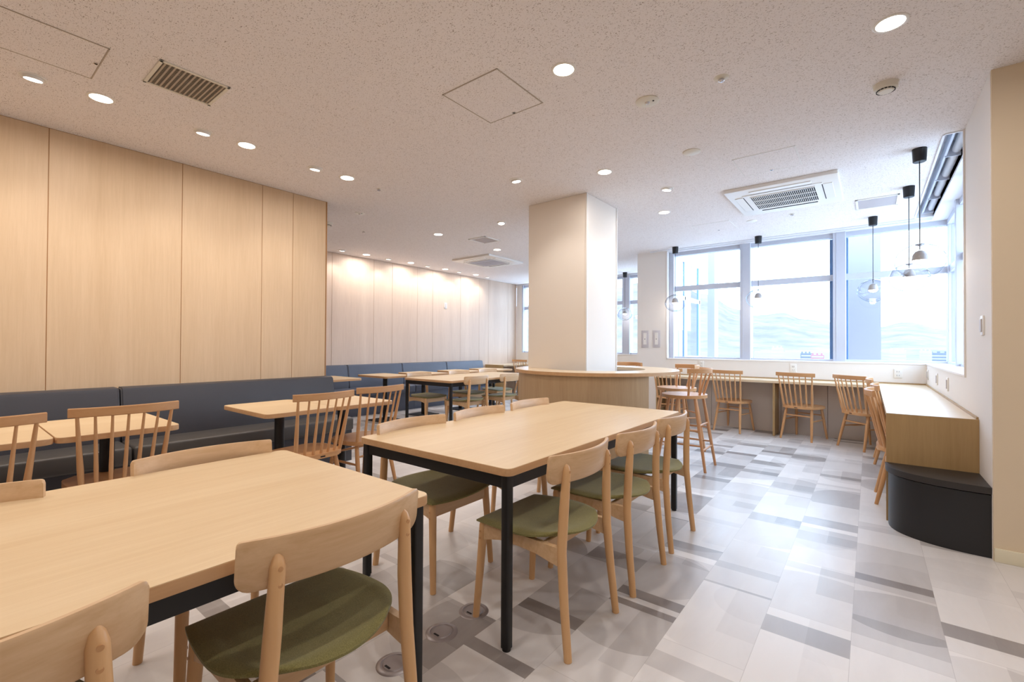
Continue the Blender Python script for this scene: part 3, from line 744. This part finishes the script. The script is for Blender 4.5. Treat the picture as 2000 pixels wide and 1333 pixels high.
# ------------------------------------------------------------------ green seated chair (faces +y)
def green_chair():
    t = thing('dining_chair', '', 'chair', (0, 0, 0), 0, 'beech chairs with moss green seats')
    for s in (-1, 1):
        bm = nbm(); pts = [(s*.207, -.236, .0), (s*.200, -.214, .2), (s*.192, -.197, .40), (s*.181, -.200, .56), (s*.174, -.207, .708), (s*.173, -.204, .727), (s*.173, -.199, .738)]
        tube(bm, pts, [.0155, .0175, .0195, .0195, .0165, .012, .004], 18); obj('leg', bm, M['beech'], t)
        bm = nbm(); pts = [(s*.212, .232, 0), (s*.203, .218, .2), (s*.194, .205, .405), (s*.192, .203, .42)]
        tube(bm, pts, [.0145, .017, .0195, .018], 18); obj('leg', bm, M['beech'], t)
        # side rail
        bm = nbm(); x = s*.196
        path = [(-.197, .3800, .036), (-.15, .3840, .032), (-.08, .3930, .026), (.0, .3960, .024), (.10, .3950, .024), (.16, .3880, .030), (.205, .3810, .036)]
        sweep(bm, path, lambda i: [(x-.011, path[i][0], path[i][1]-path[i][2]), (x+.011, path[i][0], path[i][1]-path[i][2]), (x+.011, path[i][0], path[i][1]+path[i][2]), (x-.011, path[i][0], path[i][1]+path[i][2])])
        obj('side_rail', bm, M['beechx'], t)
        for z in (.385, .355):
            bm = nbm(); lathe(bm, [(0, .0008), (.0045, .0008), (.0045, 0)], 10); bmesh.ops.rotate(bm, verts=bm.verts[:], cent=(0, 0, 0), matrix=Matrix.Rotation(pi/2, 3, 'X')*1 if False else Matrix.Rotation(s*pi/2, 3, 'Y')); bmesh.ops.translate(bm, verts=bm.verts[:], vec=(s*(.1985+.0185), .207, z)); obj('plug', bm, M['windsorx'], t)
    bm = nbm(); box(bm, -.19, .19, .192, .214, .355, .415, .003, 1); obj('front_rail', bm, M['beechx'], t)
    bm = nbm(); box(bm, -.185, .185, -.125, -.105, .365, .418, .003, 1); obj('rear_rail', bm, M['beechx'], t)
    # seat: rounded trapezoid, dished, thin
    NX, NY = 28, 28
    def outline(u, v):
        # squircle map of the unit square
        x = u*sqrt(1-v*v*(.55 if v < 0 else .20)); y = v*(sqrt(1-u*u*.50)*.222 if v < 0 else sqrt(1-u*u*.16)*.248)
        return x*.243, y
    top, bot = [], []
    bm = nbm()
    for j in range(NY+1):
        r1, r2 = [], []
        for i in range(NX+1):
            u, v = -1+2*i/NX, -1+2*j/NY
            x, y = outline(u, v); e = max(abs(u), abs(v)); rim = .010*max(0, (e-.82)/.18)**2
            dish = .010*(u*u) + .012*max(0, -v)**3 - .010*max(0, v)**2
            zt = .443 + dish - rim*1.1; zb = .422 + dish + rim*.3
            r1.append(bm.verts.new((x, y, zt))); r2.append(bm.verts.new((x, y, zb)))
        top.append(r1); bot.append(r2)
    for j in range(NY):
        for i in range(NX):
            bm.faces.new((top[j][i], top[j][i+1], top[j+1][i+1], top[j+1][i])); bm.faces.new((bot[j][i], bot[j+1][i], bot[j+1][i+1], bot[j][i+1]))
    for i in range(NX):
        bm.faces.new((top[0][i], bot[0][i], bot[0][i+1], top[0][i+1])); bm.faces.new((top[NY][i], top[NY][i+1], bot[NY][i+1], bot[NY][i]))
    for j in range(NY):
        bm.faces.new((top[j][0], top[j+1][0], bot[j+1][0], bot[j][0])); bm.faces.new((top[j][NX], bot[j][NX], bot[j+1][NX], top[j+1][NX]))
    obj('seat', bm, M['green'], t, 'moss green upholstered seat', 60)
    # backrest: bent panel, concave to the front
    N = 36; W = .245
    def sec(i):
        u = sin(pi/2*(-1+2*i/N)); x = u*W; yc = -.224 + .058*u*u
        th = .0085
        k = max(0, (abs(u)-.87)/.13); kt = max(0, (abs(u)-.965)/.035)
        zb = .660 + .032*(1-sqrt(max(0, 1-k*k))); zt = .775 - .008*(1-sqrt(max(0, 1-kt*kt)))
        nx = -2*.058*u/W; L = sqrt(1+nx*nx); nxx, nyy = nx/L, 1/L
        pts = []
        lean = .012
        for z, o, f in ((zb, th*.55, 1), (zb+.006, th, 1), (zt-.006, th, 1), (zt, th*.55, 1), (zt, -th*.55, 0), (zt-.006, -th, 0), (zb+.006, -th, 0), (zb, -th*.55, 0)):
            pts.append((x+nxx*o, yc+nyy*o-.10*(z-.72), z))
        return pts
    bm = nbm(); sweep(bm, list(range(N+1)), sec); obj('backrest', bm, M['beechx'], t, 'curved beech backrest', 40)
    for s in (-1, 1):
        for z in (.708, .672):
            bm = nbm(); lathe(bm, [(0, .001), (.0055, .001), (.0055, -.003)], 12); bmesh.ops.rotate(bm, verts=bm.verts[:], cent=(0, 0, 0), matrix=Matrix.Rotation(pi/2, 3, 'X')); bmesh.ops.translate(bm, verts=bm.verts[:], vec=(s*.1745, -.2065-(.0160 if z > .69 else .0178)+(0 if z > .69 else .003), z)); obj('plug', bm, M['windsorx'], t)
    return t
gc = green_chair()
gdone = []
def gchair(x, y, rz, label):
    """x, y: centre of the footprint"""
    if not gdone: gc.location = (x, y, 0); gc.rotation_euler = (0, 0, rz); gc['label'] = label; gdone.append(1)
    else: dup(gc, (x, y, 0), rz, label)
RL, LR = pi/2, -pi/2      # faces -x / faces +x
gchair(-1.139, 1.712, RL, 'green-seated beech chair at the near right corner of the middle table')
gchair(-1.13, 2.296, RL, 'green-seated beech chair, second on the right side of the middle table')
gchair(-1.143, 2.87, RL, 'green-seated beech chair, third on the right side of the middle table')
gchair(-1.89, 1.72, LR, 'green-seated beech chair at the left side of the middle table, its near end')
gchair(-1.89, 2.29, LR, 'green-seated beech chair, second on the left side of the middle table')
gchair(-1.9, 2.88, LR, 'green-seated beech chair, farthest on the left side of the middle table')
gchair(-1.235, 0.652, RL, 'large green-seated beech chair in the foreground, right side of the nearest table')
gchair(-1.2, 0, RL, 'cropped beech chair at the lower left corner, only its backrest and legs in view')
gchair(-1.93, 0.7, LR, 'green-seated beech chair whose backrest shows behind the far side of the nearest table')
gchair(-1.86, -0.02, LR, 'beech chair at the left edge beyond the nearest table, only the backrest end showing')
gchair(-4.47, 4.69, RL, 'green-seated beech chair at the right side of the far table, nearest')
gchair(-4.47, 5.45, RL, 'green-seated beech chair at the right side of the far table, next to the round counter')
gchair(-5.3, 4.66, LR, 'green-seated beech chair at the left side of the far table, nearest')
gchair(-5.2, 5.43, LR, 'green-seated beech chair at the left side of the far table, middle one')
gchair(-5.2, 6.15, LR, 'green-seated beech chair at the left side of the far table, farthest')

# ------------------------------------------------------------------ spindle chair (faces +y)
def bent_rail(bm, W, sag, yc, z0, z1, th, lift=.0, N=24, taper=.0):
    def sec(i):
        u = -1+2*i/N; x = u*W; y = yc+sag*u*u; nx = -2*sag*u/W; L = sqrt(1+nx*nx); a, b = nx/L, 1/L; dz = lift*u*u
        zt = z1+dz; zb = z0+dz+taper*u*u
        return [(x+a*o, y+b*o, z) for z, o in ((zb, th*.6), (zb+.004, th), (zt-.004, th), (zt, th*.6), (zt, -th*.6), (zt-.004, -th), (zb+.004, -th), (zb, -th*.6))]
    sweep(bm, list(range(N+1)), sec)
def spindle_chair():
    t = thing('spindle_chair', '', 'chair', (0, 0, 0), 0, 'spindle back chairs')
    # saddle seat
    bm = nbm(); pts = []
    for k in range(48):
        a = 2*pi*k/48; c, s = cos(a), sin(a)
        x = .215*(abs(c)**.55)*(1 if c > 0 else -1); y = .205*(abs(s)**.62)*(1 if s > 0 else -1)
        x *= 1.0+.05*(y/.205); pts.append((x, y-.018))
    prism(bm, pts, .405, .437, .009, 3); obj('seat', bm, M['windsorx'], t)
    L = []
    for s in (-1, 1):
        for q in (-1, 1):
            a = Vector((s*.150, q*.135, .408)); b = Vector((s*.185, q*.215 if q > 0 else -.225, 0)); L.append((a, b))
            bm = nbm(); tube(bm, [a, a.lerp(b, .35), b], [.0155, .0175, .0125], 14); obj('leg', bm, M['windsor'], t)
    def at(k, z): a, b = L[k]; return a.lerp(b, (a.z-z)/(a.z-b.z))
    for (i, j, z) in ((0, 1, .25), (2, 3, .25), (0, 2, .31), (1, 3, .31)):
        p, q = at(i, z), at(j, z); bm = nbm(); tube(bm, [p, p.lerp(q, .5), q], [.0075, .0105, .0075], 12); obj('stretcher', bm, M['windsor'], t)
    bm = nbm(); bent_rail(bm, .232, .050, -.290, .820, .868, .0085); obj('top_rail', bm, M['windsorx'], t)
    for k in range(7):
        u = -1+k/3; xb = u*.168; yb = -.196+.028*u*u; xt = u*.200; yt = -.287+.050*(u*.200/.232)**2
        r0, r1 = (.0145, .0078) if k in (0, 6) else (.0105, .0062)
        bm = nbm(); a, b = Vector((xb, yb, .430)), Vector((xt, yt, .826)); tube(bm, [a, a.lerp(b, .28), b], [r0*.9, r0, r1], 12); obj('spindle', bm, M['windsor'], t)
    bm = nbm(); box(bm, -.018, .018, -.2245, -.2225, .414, .423); obj('maker_plate', bm, M['dark'], t)
    return t
sc = spindle_chair(); sdone = []
def schair(x, y, rz, label):
    if not sdone: sc.location = (x, y, 0); sc.rotation_euler = (0, 0, rz); sc['label'] = label; sdone.append(1)
    else: dup(sc, (x, y, 0), rz, label)
schair(-3.225, 1.685, RL+.06, 'spindle back chair drawn out before the small tables, right of centre left')
schair(-3.425, 0.668, RL-.01, 'large spindle back chair at the left by the small banquette tables')
schair(-3.35, 0.115, RL, 'spindle back chair cropped by the left edge')
schair(-3.345, 2.235, RL+.06, 'spindle back chair nearest the column end of the small tables')
schair(-2.41, 7.12, -.02, 'spindle back chair half hidden behind the bar stools at the window counter')
schair(-1.535, 7.125, -.22, 'spindle back chair at the window counter, left of the counter support panel')
schair(-0.68, 7.07, -.31, 'spindle back chair at the window counter, right of the counter support panel')
schair(-0.02, 6.86, -.80, 'spindle back chair at the window counter by the inner corner')
schair(0.262, 4.66, LR, 'spindle back chair at the right counter, nearest the black bench')
schair(0.30, 5.28, LR, 'spindle back chair at the right counter, middle of three')
schair(0.262, 6.16, LR, 'spindle back chair at the right counter, farthest of three')
schair(-6.42, 8.75, -.1, 'tiny spindle back chair far left of the column at the distant counter')

# ------------------------------------------------------------------ bar stools (face +y)
def bar_stool():
    t = thing('bar_stool', '', 'stool', (0, 0, 0), 0, 'wooden bar stools at the round counter')
    bm = nbm(); pts = [(.228*cos(2*pi*k/44)*(1.0+.03*sin(2*pi*k/44)), .018+.215*sin(2*pi*k/44)) for k in range(44)]
    prism(bm, pts, .690, .720, .009, 3); obj('seat', bm, M['windsorx'], t)
    L = []
    for s in (-1, 1):
        for q in (-1, 1):
            a = Vector((s*.135, q*.125, .692)); b = Vector((s*.180, q*.232, 0)); L.append((a, b))
            bm = nbm(); tube(bm, [a, a.lerp(b, .4), b], [.0145, .0170, .0125], 14); obj('leg', bm, M['stool_wood'], t)
    def at(k, z): a, b = L[k]; return a.lerp(b, (a.z-z)/(a.z-b.z))
    for (i, j, z) in ((0, 1, .24), (2, 3, .24), (0, 2, .43), (1, 3, .20), (0, 2, .20), (0, 1, .38), (2, 3, .38)):
        p, q = at(i, z), at(j, z); bm = nbm(); tube(bm, [p, p.lerp(q, .5), q], [.0075, .0105, .0075], 12); obj('stretcher', bm, M['stool_wood'], t)
    bm = nbm(); bent_rail(bm, .212, .160, -.235, .936, .984, .010, N=32); obj('top_rail', bm, M['windsorx'], t)
    for k in range(4):
        u = (-1, -.38, .38, 1)[k]; a = Vector((u*.178, -.160+.085*u*u, .713)); b = Vector((u*.196, -.234+.160*(u*.196/.212)**2, .940))
        bm = nbm(); tube(bm, [a, a.lerp(b, .4), b], [.0115, .012, .0085], 12); obj('spindle', bm, M['stool_wood'], t)
    return t
bs = bar_stool(); bs.location = (-1.46, 4.72, 0); bs.rotation_euler = (0, 0, RL); bs['label'] = 'wooden bar stool with curved back nearest the middle table, at the round counter'
ang = atan2(-.72, -.69)-pi/2
dup(bs, (-1.77, 5.42, 0), ang, 'wooden bar stool at the round counter, behind the nearest stool')
dup(bs, (-2.53, 5.60, 0), pi-.05, 'bar stool behind the round counter, only its back rail showing beside the column')

# ------------------------------------------------------------------ round counter
CX, CY, CR, CH = -2.37, 4.50, .87, .952
t = thing('round_counter', 'round oak counter wrapped around the white column', 'counter', (CX, CY, 0))
def r_in(a, gap=.003):
    # inner radius: the round opening, widened where the column stands
    c, q = cos(a), sin(a); x0, x1, y0, y1 = -3.03-CX-gap, -2.29-CX+gap, 4.16-CY-gap, 4.86-CY+gap
    tx = (x1/c if c > 1e-6 else x0/c if c < -1e-6 else 9); ty = (y1/q if q > 1e-6 else y0/q if q < -1e-6 else 9)
    return max(.53, min(tx, ty))
NA_ = 240; bm = nbm(); rg = []
for k in range(NA_):
    a = 2*pi*k/NA_; c, q = cos(a), sin(a); ri = r_in(a)
    rg.append([bm.verts.new((r*c, r*q, z)) for r, z in ((ri, CH-.034), (CR, CH-.034), (CR, CH-.002), (CR-.002, CH), (ri, CH))])
for k in range(NA_):
    A, B = rg[k], rg[(k+1) % NA_]
    for j in range(5): bm.faces.new((A[j], B[j], B[(j+1) % 5], A[(j+1) % 5]))
obj('counter_top', bm, M['counter'], t)
bm = nbm(); lathe(bm, [(CR+.0012, CH-.033), (CR+.0012, CH-.003)], 96); lathe(bm, [(CR+.0004, CH-.033), (CR+.0004, CH-.003)], 96); obj('edge_band', bm, M['edge'], t)
def arc_wall(bm, R, th, a0, a1, z0, z1, n=60):
    def sec(i):
        a = a0+(a1-a0)*i/n; c, s = cos(a), sin(a)
        return [(R*c, R*s, z0), (R*c, R*s, z1), ((R-th)*c, (R-th)*s, z1), ((R-th)*c, (R-th)*s, z0)]
    sweep(bm, list(range(n+1)), sec)
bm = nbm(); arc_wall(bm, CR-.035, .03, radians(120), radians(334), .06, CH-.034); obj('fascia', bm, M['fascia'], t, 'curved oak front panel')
bm = nbm(); arc_wall(bm, CR-.07, .02, radians(120), radians(334), 0, .06); obj('plinth', bm, M['blackm'], t)
bm = nbm(); rg = []
for k in range(NA_):
    a = 2*pi*k/NA_; c, q = cos(a), sin(a); ri = r_in(a)+.004
    rg.append([bm.verts.new((r*c, r*q, z)) for r, z in ((ri, 0), (ri+.02, 0), (ri+.02, CH-.035), (ri, CH-.035))])
for k in range(NA_):
    A, B = rg[k], rg[(k+1) % NA_]
    for j in range(4): bm.faces.new((A[j], B[j], B[(j+1) % 4], A[(j+1) % 4]))
obj('inner_drum', bm, M['lowwall'], t)

# ------------------------------------------------------------------ window counter
t = thing('window_counter', 'long L-shaped oak counter under the big window and along the right wall', 'counter', (0, 0, 0))
CT = .742; fy = 6.98
bm = nbm()
prism(bm, [(-2.60, fy), (.09, fy), (.09, 4.12), (RW-.001, 4.12), (RW-.001, BY-.001), (-2.60, BY-.001)], CT-.032, CT, .0015, 1); obj('worktop', bm, M['counter'], t)
bm = nbm(); box(bm, -2.60, RW-.012, BY-.012, BY-.001, CT, CT+.014); box(bm, RW-.012, RW-.001, 4.12, BY-.001, CT, CT+.014); obj('back_strip', bm, M['counterz'], t, 'thin darker oak strip against the wall')
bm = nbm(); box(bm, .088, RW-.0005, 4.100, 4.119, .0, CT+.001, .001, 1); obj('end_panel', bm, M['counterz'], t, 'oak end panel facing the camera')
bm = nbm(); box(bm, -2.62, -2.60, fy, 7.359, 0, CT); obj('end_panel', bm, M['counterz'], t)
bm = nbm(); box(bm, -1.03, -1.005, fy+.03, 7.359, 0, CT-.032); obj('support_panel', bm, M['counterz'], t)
# far counter along the left bay
t = thing('far_counter', 'small distant oak counter beyond the blue banquette', 'counter', (0, 0, 0))
bm = nbm(); prism(bm, [(FW+.001, 8.22), (-6.68, 8.22), (-6.68, 8.95), (-3.14, 8.95), (-3.14, LBY-.012), (FW+.001, LBY-.012)], CT-.032, CT, .0015, 1); obj('worktop', bm, M['counter'], t)
bm = nbm(); box(bm, FW+.001, -6.69, 8.20, 8.219, 0, CT); obj('end_panel', bm, M['counterz'], t)
bm = nbm(); box(bm, -4.2, -4.175, 8.97, LBY-.012, 0, CT-.032); obj('support_panel', bm, M['counterz'], t)

# ------------------------------------------------------------------ black bench
t = thing('corner_bench', 'black quarter-round bench at the end of the right counter', 'bench', (0, 0, 0))
def quarter(off, y1=4.098):
    x1 = RW-.001; a, b = x1-.088+off, 4.06-3.727+off; pts = []
    for k in range(25):
        th = pi+ (pi/2)*k/24; c, s = cos(th), sin(th); n = 2/2.3
        pts.append((x1-a*abs(c)**n if False else x1-a*abs(cos(th))**n, 4.06-b*abs(sin(th))**n))
    pts += [(x1, y1), (x1-a, y1)]
    return pts
bm = nbm(); prism(bm, quarter(-.010), .0, .358); obj('body', bm, M['blackm'], t)
bm = nbm(); prism(bm, quarter(.006), .366, .405, .002, 2); obj('lid', bm, M['lid'], t)
